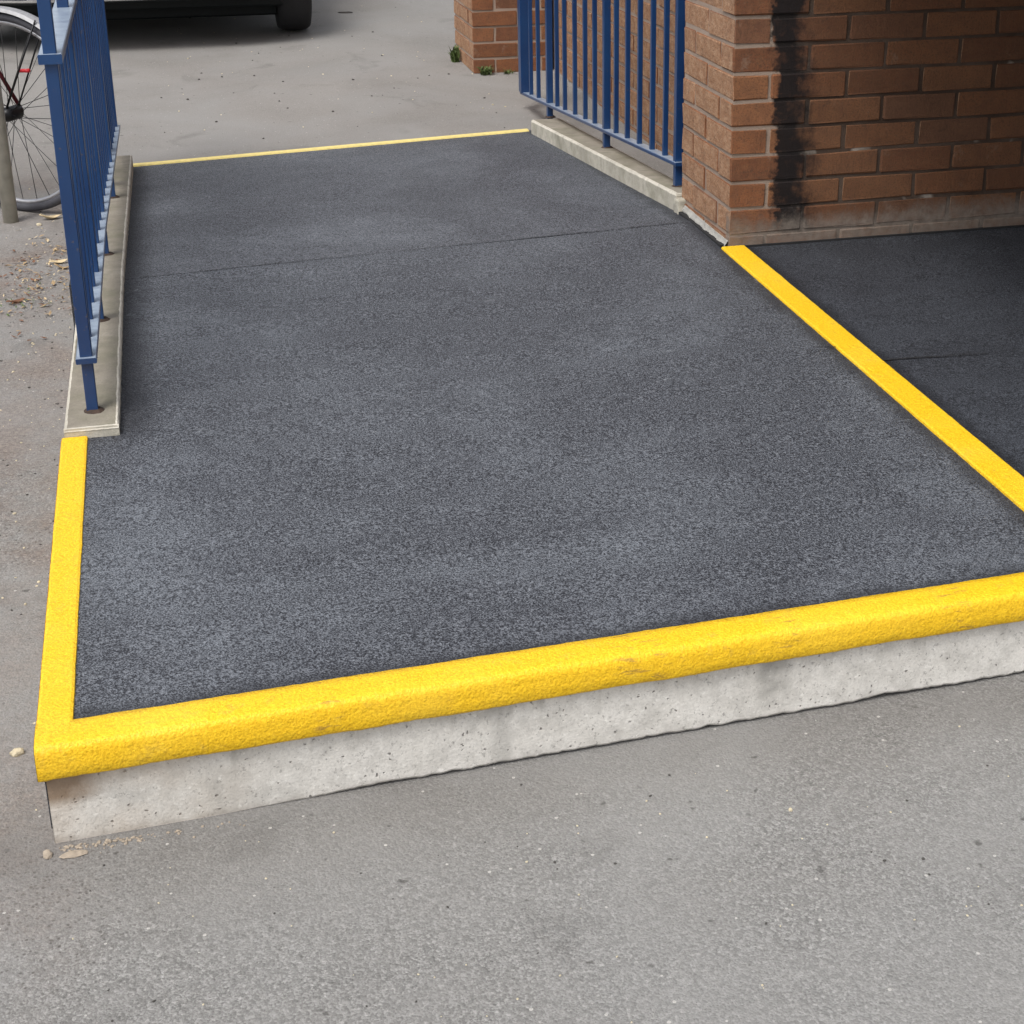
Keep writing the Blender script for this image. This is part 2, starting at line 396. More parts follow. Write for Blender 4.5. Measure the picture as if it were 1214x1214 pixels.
# ------------------------------------------------------------------ ground
ys = [-150, -40, -12] + [-6 + .5 * i for i in range(37)] + [20, 40, 150]
xs = [-150, -40, -12] + [-6 + .6 * i for i in range(21)] + [12, 40, 150]
v = [(x, y, zg(y)) for y in ys for x in xs]; nx = len(xs)
f = [(j * nx + i, j * nx + i + 1, (j + 1) * nx + i + 1, (j + 1) * nx + i) for j in range(len(ys) - 1) for i in range(nx - 1)]
ground = pyd('ground', v, f, 'asphalt'); tag(ground, 'worn grey asphalt yard around the ramp', kind='structure')

# ------------------------------------------------------------------ access ramp
ramp = empty('access_ramp', (-.9, -.5, zg(-.5)), 'concrete access ramp and landing coated dark grey with yellow edges', 'ramp')
XL = -1.762
def jitter(a, s, k): return noise.noise(Vector((a * s, k, 0)))
def strip_grid(name, mats, rows, parent=ramp):       # rows: list of equal-length lists of points
    v = [p for r in rows for p in r]; n = len(rows[0])
    f = [(j * n + i, j * n + i + 1, (j + 1) * n + i + 1, (j + 1) * n + i) for j in range(len(rows) - 1) for i in range(n - 1)]
    o = pyd(name, v, f, mats); return keep(o, parent)
# landing body: a grid whose far edge follows the joint
XR = 2.55
xsL = [XL + .004 + (XR - XL) * i / 90 for i in range(91)]
rows = []
for t in range(41):
    row = []
    for x in xsL:
        y1 = yj(x) - .0015 if x < -.001 else 0.35
        y0 = yf(x) + .012
        y = y0 + (y1 - y0) * t / 40
        z = zl(y) + .0015 * noise.noise(Vector((x * 2.2, y * 2.2, 1)))
        row.append((x, y, z))
    rows.append(row)
first = [(p[0], p[1], p[2] - .14) for p in rows[0]]; last = [(p[0], p[1], p[2] - .12) for p in rows[-1]]
o = strip_grid('landing_surface', 'coating', [first] + rows + [last])
# ramp body
xsR = [-1.78 + 1.83 * i / 40 for i in range(41)]
rows = []
for t in range(41):
    rows.append([(x, yj(x) + .0015 + (yb(x) - yj(x) - .0015) * t / 40, zr(x, yj(x) + (yb(x) - yj(x)) * t / 40) + .0012 * noise.noise(Vector((x * 2, t * .1, 4)))) for x in xsR])
rows = [[(p[0], p[1], p[2] - .12) for p in rows[0]]] + rows
o = strip_grid('ramp_surface', 'coating', rows)
o = keep(pyd('joint', [(x, yj(x) + d, zl(yj(x)) - .006) for x in (-1.7, .02) for d in (-.006, .006)], [(0, 1, 3, 2)], 'joint_black'), ramp)
a_ = []; b_ = []
for i in range(241):
    x = -1.60 + 1.53 * i / 240; w_ = .0016 + .0022 * max(0, jitter(x, 9, 2) + .35) + .0008 * jitter(x, 60, 4); cy = yj(x) + .004 * jitter(x, 18, 6)
    a_.append((x, cy - w_, zl(cy) + .0030)); b_.append((x, cy + w_, zl(yj(x)) + .0022))
o = strip_grid('seam', 'joint_black', [a_, b_]); o['label'] = 'thin dark seam crossing the slope'
# short cracks in the coating beside the yellow stripe
def crack(x0, y0, x1, y1, w):
    n = 26; a = []; b = []
    for i in range(n + 1):
        t = i / n; x = x0 + (x1 - x0) * t; y = y0 + (y1 - y0) * t + .0035 * jitter(x, 30, 3)
        ww = w * (1 - .6 * t) * (.7 + .5 * abs(jitter(x, 90, 9)))
        a.append((x, y - ww, zl(y) + .0032)); b.append((x, y + ww, zl(y) + .0032))
    strip_grid('crack', 'joint_black', [a, b])
crack(.05, -.944, .31, -.964, .0048)
crack(-.022, -.835, -.075, -.823, .003)
# yellow front nosing: bullnose profile swept along the front
prof = [(.063, .0005), (.061, .0046), (.045, .0052), (.020, .0050), (.006, .0045), (-.001, .0015), (-.0045, -.004), (-.0058, -.013), (-.0060, -.030), (-.0058, -.046), (-.003, -.050), (.013, -.050)]
rows = []
nn = 420
for i in range(nn + 1):
    x = XL - .003 + (XR - XL) * i / nn; row = []
    for k, (dy, dz) in enumerate(prof):
        j = .0016 * jitter(x, 14, k * .35) + .0011 * jitter(x, 120, k * .8 + 5)
        y = yf(x) + dy + (j * 1.3 if k in (0, 1) else j * .7); z = zl(yf(x) + max(dy, 0)) + dz + (j * .8 if k > 1 else 0)
        row.append((x, y, z))
    rows.append(row)
o = strip_grid('yellow_nosing', 'yellow', rows); o['label'] = 'thick rounded yellow front edge'
for p in o.data.polygons: p.use_smooth = True
cap = [rows[0][i] for i in range(len(prof))]
cx = sum(p[1] for p in cap) / len(cap); cz = sum(p[2] for p in cap) / len(cap)
keep(pyd('nosing_end', [(XL - .0035, p[1], p[2]) for p in cap] + [(XL - .0035, cap[0][1], cap[-1][2])], [tuple(range(len(cap) + 1))], 'yellow'), ramp)
def ystrip(name, x0, x1, ya, yb_, h=.005, n=160, mat='yellow', parent=ramp):
    rows = []
    for i in range(n + 1):
        y = ya + (yb_ - ya) * i / n; j0 = .0007 * jitter(y, 12, 1) + .0010 * jitter(y, 110, 2); j1 = .0007 * jitter(y, 12, 7) + .0010 * jitter(y, 110, 8)
        z = zl(y); a, b = x0 + j0, x1 + j1
        rows.append([(a - .001, y, z - .002), (a, y, z + h * .7), (a + .004, y, z + h), (b - .004, y, z + h), (b, y, z + h * .7), (b + .001, y, z - .002)])
    return strip_grid(name, mat, rows)
o = ystrip('yellow_edge_strip', XL - .002, XL + .048, yf(XL) + .030, -.958); o['label'] = 'flat yellow strip along the left edge'
# wrap the left strip down over the side
keep(pyd('yellow_edge_side', [(XL - .003, y, zl(y) + dz) for y in (yf(XL) + .0, -.958) for dz in (.002, -.045)], [(0, 1, 3, 2)], 'yellow'), ramp)
o = ystrip('yellow_divider', -.022, .047, yf(0) + .0600, -.004, h=.0065); o['label'] = 'yellow stripe dividing landing from doorway'
# pale line at the ramp foot
n = 120; rows = []
for i in range(n + 1):
    x = -1.632 + 1.575 * i / n; j = .002 * jitter(x, 20, 1)
    y = yb(x); z = zg(y)
    rows.append([(x, y - .032 + j, z + .004), (x, y - .028 + j, z + .0125), (x, y + .008, z + .0125), (x, y + .014 + j, z + .002)])
o = strip_grid('yellow_toe_line', 'pale_yellow', rows); o['label'] = 'thin pale yellow line at the foot of the slope'
rows = [[(p[-1][0], p[-1][1] - .001, p[-1][2] + .003), (p[-1][0], p[-1][1] + .016 + .006 * jitter(p[0][0], 25, 4), p[-1][2] + .0035)] for p in rows]
strip_grid('grimy_toe', 'rust_edge', rows)
# concrete riser : ragged foot, undercut behind it
n = 700; rows = []
for i in range(n + 1):
    x = XL + .006 + (XR - XL) * i / n; y = yf(x) + .010; g = zg(y)
    open_ = max(0, min(1, (x + 1.52) / .25))
    b = g + (.0045 + .0045 * max(0, jitter(x, 5, 2)) + .0035 * jitter(x, 40, 3) + .0015 * jitter(x, 190, 3)) * open_ - .004 * (1 - open_)
    if abs(x + .42) < .05: b += .005 * (1 - abs(x + .42) / .05)
    yy = y + .0016 * jitter(x, 9, 6)
    rows.append([(x, yy + .02, zl(y) - .02), (x, yy, zl(y) - .022), (x, yy, zl(y) - .09 + .0), (x, yy + .0005, b + .004), (x, yy + .003, b), (x, yy + .035, b - .001), (x, yy + .036, g - .02)])
o = strip_grid('concrete_riser', 'riser_concrete', rows); o['label'] = 'pale pitted concrete face under the yellow edge'
# left flank of the landing
keep(pyd('concrete_flank', [(XL + .006, y, z) for y in (yf(XL) + .010, .12) for z in (zl(y) - .02, zg(y) - .02)], [(0, 1, 3, 2)], 'riser_concrete'), ramp)
keep(pyd('ramp_flank', [(XL + .006, y, z) for y in (.12, 2.10) for z in ((zr(-1.7, y) if y > .2 else zl(y)) - .003, zg(y) - .02)], [(0, 1, 3, 2)], 'riser_concrete'), ramp)

# ------------------------------------------------------------------ kerbs
def kerb(name, label, xin, xout, ya, yb_, ztop, zbase, seed, side, arr=.006, joints=()):
    """side=+1: inner (ramp) face on the right of the kerb; xin/xout are functions of y"""
    root = empty(name, ((xin(ya) + xout(ya)) / 2, ya, zbase(ya)), label, 'kerb', 'kerbs beside the ramp')
    n = int((yb_ - ya) / .012); rows = []
    for i in range(n + 1):
        y = ya + (yb_ - ya) * i / n
        a, b = xin(y), xout(y); s = side
        j = .0035 * jitter(y, 7, seed) + .0022 * jitter(y, 38, seed + 3)
        k = .0030 * jitter(y, 7, seed + 9) + .002 * jitter(y, 45, seed + 5)
        zt = ztop(y) + .001 * jitter(y, 4, seed + 1)
        rows.append([(a, y, zbase(y)), (a + s * .002 * jitter(y, 25, 1), y, zt - arr - abs(j)), (a - s * (arr * .6 + abs(j) * .7), y, zt - abs(j) * .2), (a - s * (arr * 1.5 + abs(j)), y, zt),
                     (b + s * (arr * 1.2 + abs(k)), y, zt), (b + s * (.5 * arr), y, zt - .001), (b, y, zt - arr), (b, y, zbase(y) - .02)])
    vv = [p for r in rows for p in r]; m = 8; ff = []; mi = []
    for q in range(len(rows) - 1):
        for i in range(m - 1):
            ff.append((q * m + i, q * m + i + 1, (q + 1) * m + i + 1, (q + 1) * m + i)); mi.append((2, 1, 1, 0, 1, 1, 2)[i])
    # ends: a pale mortared nose
    ff.append(tuple(range(m))); mi.append(2); e = (len(rows) - 1) * m; ff.append(tuple(e + i for i in range(m))); mi.append(2)
    o = pyd('kerb_body', vv, ff, ['kerb_concrete', 'kerb_arris', 'kerb_face'], None, mi); keep(o, root)
    # pale ragged arris on the near end
    bm = bmesh.new(); K = 30; top = []; 
    A, B = xin(ya), xout(ya)
    for i in range(K + 1):
        t = i / K; x = A + (B - A) * t
        d = .004 + .004 * abs(jitter(x, 60, seed)) ; top.append((x, d))
    v0 = [bm.verts.new((x, ya - .0012, ztop(ya) - .004 - .35 * d)) for x, d in top]; v1 = [bm.verts.new((x, ya + d * .4, ztop(ya) + .0012)) for x, d in top]; v2 = [bm.verts.new((x, ya + d * 1.2, ztop(ya) + .0012)) for x, d in top]
    for i in range(K):
        bm.faces.new((v0[i], v0[i + 1], v1[i + 1], v1[i])); bm.faces.new((v1[i], v1[i + 1], v2[i + 1], v2[i]))
    keep(frombm('worn_arris', bm, 'kerb_arris'), root)
    return root
zkL = lambda y: (.211 + .0208 * (y + .957) if y < .12 else .2334 - .05 * (y - .12))
kerb('concrete_kerb', 'low concrete kerb under the left blue railing, its near end butting the yellow strip',
     lambda y: -1.650 + .0089 * (y + .93), lambda y: -1.758 + .0089 * (y + .93), -.957, 2.02, zkL, lambda y: min(zkL(y) - .05, zg(y) + .02) if y > .9 else .05, 3, 1, .004)
zkR = lambda y: zr(-.04, y) + .056
kerb('concrete_kerb', 'chipped pale concrete kerb under the right blue railing, ending at the brick corner',
     lambda y: -.014 - .0268 * (y - .45), lambda y: .062, .446, 2.25, zkR, lambda y: .03, 11, -1, .006)
# loose mortar lump closing the kerb against the brick
bm = bmesh.new(); box(bm, -.022, .012, .404, .4465, .19, .250)
bmesh.ops.subdivide_edges(bm, edges=bm.edges, cuts=7, use_grid_fill=True)
for q in bm.verts:
    d = noise.noise_vector(q.co * 28) * .005 + noise.noise_vector(q.co * 90) * .0025; q.co += d
o = frombm('mortar_lump', bm, 'kerb_face', None, True); tag(o, 'pale broken mortar lump between right kerb and brick corner', 'mortar lump')

# ------------------------------------------------------------------ brickwork
GAP = .010
def brick_mesh(L, W, H, seed):
    bm = bmesh.new(); rnd = random.Random(seed)
    box(bm, -L / 2, L / 2, -W / 2, W / 2, -H / 2, H / 2, .0028)
    for q in bm.verts: q.co += Vector((rnd.uniform(-1, 1), rnd.uniform(-1, 1), rnd.uniform(-1, 1))) * .0020
    bmesh.ops.recalc_face_normals(bm, faces=bm.faces)
    me = bpy.data.meshes.new('brick'); bm.to_mesh(me); bm.free(); me.materials.append(MAT['brick']); return me
BM = {}
def bmesh_for(L, W, k):
    key = (round(L, 3), round(W, 3), k)
    if key not in BM: BM[key] = brick_mesh(L, W, .065, hash(key) % 999)
    return BM[key]
rb = random.Random(5)
def brick(root, x0, x1, y0, y1, n, face=None):
    """brick in course n (between line n and n+1); face 'f' = front -Y, 's' = side -X : tiny proud/recessed offsets"""
    z = .92 - .075 * (n + .5); L, W = x1 - x0, y1 - y0
    o = bpy.data.objects.new('brick', bmesh_for(L, W, rb.randint(0, 2))); C.objects.link(o)
    dx = rb.uniform(-.0015, .0015) if face in ('s', 'c') else 0; dy = rb.uniform(-.0015, .0015) if face in ('f', 'c') else 0
    o.location = ((x0 + x1) / 2 + dx, (y0 + y1) / 2 + dy, z + rb.uniform(-.0008, .0008)); o.rotation_euler = (0, rb.uniform(-.004, .004), rb.uniform(-.003, .003))
    return keep(o, root)
def course_front(root, xs, xe, y, n, start):     # faces -Y, from xs, first brick length 'start'
    x = xs; L = start
    while x < xe - .02:
        e = min(x + L, xe)
        brick(root, x, e, y, y + .1025, n, 'f'); x = e + GAP; L = .215
def course_side(root, ys_, ye, x, n, start, maxn=None):     # faces -X
    y = ys_; L = start
    while y < ye - .02:
        e = min(y + L, ye)
        brick(root, x, x + .1025, y, e, n, 's'); y = e + GAP; L = .215
wall = empty('brick_wall', (0, 0, zl(0)), 'brown brick building wall with sooty black streak, its corner at the yellow stripe', 'wall')
WX = 2.3; PD = .44; BX = .37
NB = 10      # courses down to n=10 at the corner (base is about z .21)
for n in range(-2, 10):
    odd = n % 2 == 1
    if odd:      # header shows on the front, stretcher on the side
        brick(wall, 0, .1025, 0, .215, n, 'c'); course_front(wall, .1125, 1.75, 0, n, .215); course_side(wall, .225, PD, 0, n, .215)
    else:
        brick(wall, 0, .215, 0, .1025, n, 'c'); course_front(wall, .225, 1.75, 0, n, .215); course_side(wall, .1125, PD, 0, n, .215)
for n in range(3, 12):
    course_side(wall, .46, 3.60, BX, n, .1025 if n % 2 else .215)
# mortar core (pier + recessed wall), flush joints 3 mm back
def prism(bm, poly, z0, z1):
    a = [bm.verts.new((x, y, z0)) for x, y in poly]; b = [bm.verts.new((x, y, z1)) for x, y in poly]
    bm.faces.new(a[::-1]); bm.faces.new(b)
    for i in range(len(poly)): bm.faces.new((a[i], a[(i + 1) % len(a)], b[(i + 1) % len(a)], b[i]))
bm = bmesh.new(); r_ = .0032
prism(bm, [(r_, r_), (WX, r_), (WX, 4.6), (BX + r_, 4.6), (BX + r_, PD - r_), (r_, PD - r_)], -.05, 2.9)
keep(frombm('mortar_core', bm, 'mortar'), wall)
# courses above the picture and to the right, joined
bm = bmesh.new()
def fill(x0, x1, y0, y1, n):
    z = .92 - .075 * (n + .5); box(bm, x0, x1, y0, y1, z - .0325, z + .0325)
for n in range(-26, 12):
    odd = n % 2 == 1
    if n < -2:
        x = .1125 if odd else .225
        if odd: fill(0, .1025, 0, .215, n)
        else: fill(0, .215, 0, .1025, n)
        y = .225 if odd else .1125
        while y < PD - .02: fill(0, .1025, y, min(y + .215, PD), n); y += .225
    else:
        x = 1.76
    while x < WX - .02:
        fill(x, min(x + .215, WX), 0, .1025, n); x += .225
    if n < 3:
        y = .46 + (0 if n % 2 == 0 else -.1125)
        while y < 3.6:
            fill(BX, BX + .1, max(.46, y), min(y + .215, 3.6), n); y += .225
o = frombm('brickwork', bm, 'brick'); o['kind'] = 'stuff'; keep(o, wall)
# ragged mortar fillet along the foot of the side face
rows = []
for i in range(61):
    y = .004 + .395 * i / 60; o1 = .010 + .006 * jitter(y, 24, 2) + .004 * jitter(y, 70, 3); g = zl(y)
    rows.append([(.004, y, g + .020 + .3 * (o1 - .014)), (-.002, y, g + .018), (-o1 * .5, y, g + .012), (-o1, y, g + .006), (-o1 - .001, y, g + .003), (-o1 + .006, y, g - .01)])
v = [p for r in rows for p in r]; f = [(j * 6 + i, j * 6 + i + 1, j * 6 + i + 7, j * 6 + i + 6) for j in range(60) for i in range(5)]
keep(pyd('mortar_fillet', v, f, 'core_concrete'), wall)
# black sealant line where the wall meets the landing
bm = bmesh.new(); box(bm, .01, WX, -.006, .01, zl(0) - .01, zl(0) + .005)
keep(frombm('sealant', bm, 'joint_black'), wall)
bm = bmesh.new(); box(bm, -.021, -.003, .01, .40, zl(.1) - .03, zl(.1) + .0055)
keep(frombm('sealant', bm, 'joint_black'), wall)
# far pier
pier = empty('brick_pier', (-.03, 3.65, zg(3.65)), 'far brick pier with weeds at its foot beyond the right railing', 'pier')
px0, px1, py0, py1 = -.03, .36, 3.65, 4.14
for n in range(4, 12):
    if n % 2 == 0:
        brick(pier, px0, px0 + .1025, py0, py0 + .215, n, 'c'); course_front(pier, px0 + .1125, px1, py0, n, .215); course_side(pier, py0 + .225, py1, px0, n, .215)
    else:
        brick(pier, px0, px0 + .215, py0, py0 + .1025, n, 'c'); course_front(pier, px0 + .225, px1, py0, n, .215); course_side(pier, py0 + .1125, py1, px0, n, .215)
bm = bmesh.new(); box(bm, px0 + r_, px1 - .001, py0 + r_, py1 - r_, -.05, 2.9)
keep(frombm('mortar_core', bm, 'mortar'), pier)
bm = bmesh.new()
for n in range(-26, 4):
    x = px0; k = 0; off = .1125 if n % 2 == 0 else .225
    if n % 2 == 0: fill(px0, px0 + .1025, py0, py0 + .215, n)
    else: fill(px0, px0 + .215, py0, py0 + .1025, n)
    x = px0 + off
    while x < px1 - .02: fill(x, min(x + .215, px1), py0, py0 + .1025, n); x += .225
    y = py0 + (.225 if n % 2 == 0 else .1125)
    while y < py1 - .02: fill(px0, px0 + .1025, y, min(y + .215, py1), n); y += .225
o = frombm('brickwork', bm, 'brick'); o['kind'] = 'stuff'; keep(o, pier)

# entrance porch: roof slab, its far side wall and the door behind - these shade the doorway
porch = empty('entrance_porch', (1.2, -1.0, 0), 'flat porch roof and side wall shading the dark doorway landing', 'porch')
part_box('roof_slab', 'soffit_paint', porch, .06, 3.6, -2.0, -.004, 1.38, 1.62, .004)
part_box('side_wall', 'soffit_paint', porch, 1.62, 1.85, -1.75, -.004, .1, 1.375, .004)

# ------------------------------------------------------------------ railings
def rail_fence(name, label, xf, ya, yb_, zb, ztop, posts, bars, kz, rw=.042, hand=True, endpost=None, footed=None):
    root = empty(name, (xf(ya), ya, kz(ya)), label, 'railing', 'blue painted railings beside the ramp')
    def swept_bar(pname, zf, w, t, y0, y1, n=24):
        rows = []
        for i in range(n + 1):
            y = y0 + (y1 - y0) * i / n; x = xf(y); z = zf(y); c = .0018
            rows.append([(x - w / 2 + c, y, z - t / 2), (x + w / 2 - c, y, z - t / 2), (x + w / 2, y, z - t / 2 + c), (x + w / 2, y, z + t / 2 - c), (x + w / 2 - c, y, z + t / 2), (x - w / 2 + c, y, z + t / 2), (x - w / 2, y, z + t / 2 - c), (x - w / 2, y, z - t / 2 + c)])
        v = [p for r in rows for p in r]; f = [tuple(range(8)), tuple(range(n * 8, n * 8 + 8))]
        for q in range(n):
            for i in range(8): f.append((q * 8 + i, q * 8 + (i + 1) % 8, (q + 1) * 8 + (i + 1) % 8, (q + 1) * 8 + i))
        keep(pyd(pname, v, f, 'blue_paint'), root)
    swept_bar('bottom_rail', lambda y: zb(y) - .006, rw, .012, ya - .022, yb_ + .02)
    swept_bar('top_rail', lambda y: ztop(y) - .009, rw + .003, .019, ya - .022, yb_ + .02)
    hz = lambda y: ztop(y) + .26
    for i, y in enumerate(posts):
        w = .0125 if (endpost is None or y != endpost) else .024
        lo = kz(y) - .01 if (footed is None or y in footed) else zb(y) - .001
        x = xf(y)
        o = part_box('post', 'blue_paint', root, x - w, x + w, y - w, y + w, zb(y) - .001, hz(y), .0015)
        if lo < zb(y) - .02:
            ft = part_box('foot', 'blue_paint', root, x - .0115, x + .0115, y - .0115, y + .0115, lo, zb(y) - .0125, .001); sub(ft, o)
            bm = bmesh.new(); bmesh.ops.create_cone(bm, cap_ends=True, segments=12, radius1=.024, radius2=.014, depth=.006)
            for q in bm.verts: q.co += Vector((x + .003, y, kz(y) + .002)) + Vector((random.uniform(-1, 1), random.uniform(-1, 1), 0)) * .002
            keep(frombm('rusty_foot_grout', bm, 'rust'), root)
    for y in bars:
        x = xf(y); part_box('bar', 'blue_paint', root, x - .0078, x + .0078, y - .0078, y + .0078, zb(y) - .001, ztop(y) - .017, .0012)
    bm = bmesh.new(); tube(bm, [(xf(y), y, hz(y)) for y in [ya - .02 + (yb_ - ya + .12) * i / 20 for i in range(21)]], .021, 14)
    keep(frombm('handrail', bm, 'blue_paint', None, True), root)
    return root
xL = lambda y: -1.703 + .0092 * (y + .9)
pL = [-.86, -.268, .34, 1.19, 2.0]
bL = []
for a, b in zip(pL, pL[1:]):
    k = round((b - a) / .13); bL += [a + (b - a) * i / k for i in range(1, k)]
zbL = lambda y: zkL(y) + .122 - .010 * max(0, min(1, (y - .2) / 1.8))
rail_fence('blue_railing', 'blue railing seen almost end-on on the left kerb', xL, -.86, 2.02, zbL, lambda y: zbL(y) + .618, pL, bL, zkL, footed=pL[:4])
xR = lambda y: .030
pR = [.574, 1.424, 2.311, 2.77]
bR = [.712, .855, 1.003, 1.151, 1.295, 1.588, 1.728, 1.885, 2.048, 2.178, 2.512, 2.652]
zbR = lambda y: .332 - .0765 * (y - .572)
rail_fence('blue_railing', 'blue railing with evenly spaced bars beside the brick wall on the right', xR, .568, 2.785, zbR, lambda y: zbR(y) + .75, pR, bR, zkR, rw=.034, endpost=2.77, footed=[.574, 1.424, 2.311])

# ------------------------------------------------------------------ bicycle (rear wheel shows) and stand
bike = empty('bicycle', (-1.985, 1.56, zg(1.56)), 'bicycle with thin spoked wheel and silver mudguard leaning by the metal stand', 'bicycle')
HB = Vector((-1.985, 1.56, zg(1.56) + .334)); ta = rad(36)     # bicycle plane nearly parallel to X, body goes left
ux = Vector((-math.cos(ta), math.sin(ta), 0)); uz = Vector((.0, 0, 1)); un = ux.cross(uz)
def bp(f_, h, s=0): return HB + ux * f_ + uz * h + un * s         # forward, up, sideways
def circ(c, r, n=48, s=0, a0=0, a1=math.tau): return [bp(c[0] + r * math.cos(a0 + (a1 - a0) * i / n), c[1] + r * math.sin(a0 + (a1 - a0) * i / n), s) for i in range(n if abs(a1 - a0 - math.tau) < 1e-6 else n + 1)]
def bt(name, pts, r, mat, parent=bike, seg=8, close=False):
    bm = bmesh.new(); tube(bm, pts, r, seg, close); o = frombm(name, bm, mat, None, True); return keep(o, parent)
def wheel(c):
    t = bt('wheel', circ(c, .318, 64), .0155, 'tyre_grey', seg=10, close=True)
    bs = []; rim = bt('rim', circ(c, .300, 64), .0085, 'alloy', seg=8, close=True)
    sub(rim, t); h = bt('hub', [bp(*c, -.045), bp(*c, -.03), bp(*c, .03), bp(*c, .045)], [.012, .024, .024, .012], 'dark_metal', seg=14)
    for k in range(32):
        a = k * math.tau / 32; b = a + (.5 if k % 4 < 2 else -.5); sd_ = .026 if k % 2 else -.026
        if k == 0: sub(h, t)
        q = bt('spoke', [bp(c[0] + .020 * math.cos(b), c[1] + .020 * math.sin(b), sd_), bp(c[0] + .297 * math.cos(a), c[1] + .297 * math.sin(a), 0)], .0011, 'dark_metal', seg=4); sub(q, t)
wheel((0, 0)); wheel((1.02, 0))
def mudguard(c, a0, a1):
    rows = []
    for i in range(41):
        a = a0 + (a1 - a0) * i / 40
        rows.append([tuple(bp(c[0] + rr * math.cos(a), c[1] + rr * math.sin(a), s)) for s, rr in ((-.024, .336), (-.018, .347), (0, .351), (.018, .347), (.024, .336))])
    o = strip_grid('mudguard', 'mudguard_metal', rows, bike); sm = o.modifiers.new('t', 'SOLIDIFY'); sm.thickness = .0015
mudguard((0, 0), rad(60), rad(215)); mudguard((1.02, 0), rad(35), rad(165))
for s in (-.03, .03): bt('mudguard_stay', [bp(0, 0.01, s), bp(-.16, .315, s * .8)], .003, 'dark_metal')
bt('reflector_plate', [bp(-.058, .145, -.006), bp(-.098, .148, -.006)], .0065, 'reflector')
bb = (.43, -.06); st_ = (.27, .50); hd = (.86, .46); hd2 = (.83, .56)
for nm, a, b, r in [('seat_tube', bb, (.25, .56), .015), ('top_tube', st_, hd2, .014), ('down_tube', bb, hd, .016), ('head_tube', (.875, .42), (.82, .58), .018)]:
    bt(nm, [bp(*a), bp(*b)], r, 'bike_red')
for s in (-.05, .05):
    bt('chain_stay', [bp(0, 0, s), bp(bb[0], bb[1], s * .5)], .008, 'bike_red'); bt('seat_stay', [bp(0, 0, s), bp(st_[0], st_[1], s * .3)], .007, 'bike_red')
    bt('fork_blade', [bp(1.02, 0, s), bp(.95, .20, s), bp(.875, .42, s * .7)], .009, 'bike_red')
bt('handlebar', [bp(.80, .66, -.28), bp(.86, .68, -.2), bp(.84, .66, 0), bp(.86, .68, .2), bp(.80, .66, .28)], .011, 'dark_metal')
bt('stem', [bp(.82, .58), bp(.84, .66)], .013, 'dark_metal')
bt('saddle', [bp(.10, .66), bp(.18, .665), bp(.30, .655), bp(.39, .65)], [.05, .06, .03, .018], 'black_plastic', seg=12)
bt('seat_post', [bp(.25, .54), bp(.235, .65)], .0125, 'alloy')
for s in (1, -1): bt('crank', [bp(bb[0], bb[1], .07 * s), bp(bb[0] + .1 * s, bb[1] - .13, .085 * s), bp(bb[0] + .1 * s, bb[1] - .13, .17 * s)], .009, 'dark_metal')
bt('chainring', [bp(bb[0] + .09 * math.cos(i * math.tau / 24), bb[1] + .09 * math.sin(i * math.tau / 24), .055) for i in range(24)], .004, 'dark_metal', close=True)

bm = bmesh.new(); sx, sy = -2.022, 1.43; z0 = zg(sy)
arc = [(sx, sy, z0 - .02), (sx, sy, z0 + .62)] + [(sx - .12 * (1 - math.cos(a)), sy, z0 + .62 + .12 * math.sin(a)) for a in [rad(15 * i) for i in range(1, 7)]]
arc2 = [(sx - .12 - .45, sy, z0 + .74)] + [(sx - .57 - .12 * math.sin(a), sy, z0 + .62 + .12 * math.cos(a)) for a in [rad(15 * i) for i in range(1, 7)]] + [(sx - .69, sy, z0 - .02)]
tube(bm, arc + arc2, .0245, 18)
o = frombm('cycle_stand', bm, 'steel', None, True); tag(o, 'dull galvanised hoop cycle stand in front of the bicycle wheel', 'cycle stand')

# ------------------------------------------------------------------ car
car = empty('parked_car', (-1.58, 5.2, zg(5.2)), 'dark parked car at the top left, only its low bumper and tyres showing', 'car')
gz = zg(5.2)
def car_pt(p): return Vector((-1.58 + p[0], 4.62 + p[1], gz + p[2]))
secs = [  # y, half width at sill, half width at belt, z bottom, z belt, z top, half width top
    (0.00, .58, .60, .26, .58, .66, .52), (0.07, .76, .78, .235, .60, .74, .66), (0.22, .86, .87, .22, .64, .80, .72), (.60, .88, .89, .20, .70, .86, .76),
    (1.00, .89, .90, .20, .78, .92, .76), (1.25, .89, .90, .20, .84, 1.00, .70), (1.75, .89, .90, .20, .88, 1.38, .60), (2.5, .89, .90, .20, .90, 1.43, .60), (3.3, .88, .89, .20, .90, 1.36, .58), (3.75, .84, .86, .24, .86, 1.05, .62), (3.98, .72, .76, .30, .78, .90, .60)]
rows = []
for (y, ws, wb, zb_, zt, ztp, wt) in secs:
    half = [(0, zb_), (ws * .75, zb_), (ws * .97, zb_ + .03), (ws, zb_ + .12), (wb, (zb_ + zt) / 2), (wb * .985, zt), (wb * .95, zt + .03), (wt, ztp - .03), (wt * .85, ztp), (0, ztp + .01)]
    loop = half + [(-a, b) for a, b in half[-2:0:-1]]
    rows.append([tuple(car_pt((a, y, b))) for a, b in loop])
m = len(rows[0]); v = [p for r in rows for p in r]; f = [tuple(range(m)), tuple(range((len(rows) - 1) * m, len(rows) * m))]
for q in range(len(rows) - 1):
    for i in range(m): f.append((q * m + i, q * m + (i + 1) % m, (q + 1) * m + (i + 1) % m, (q + 1) * m + i))
body = keep(pyd('car_body', v, f, 'car_paint', None, None, True), car)
def cb(name, mat, x0, x1, y0, y1, z0_, z1, bev=.008, parent=car):
    a = car_pt((x0, y0, z0_)); b = car_pt((x1, y1, z1)); return part_box(name, mat, parent, a.x, b.x, a.y, b.y, a.z, b.z, bev)
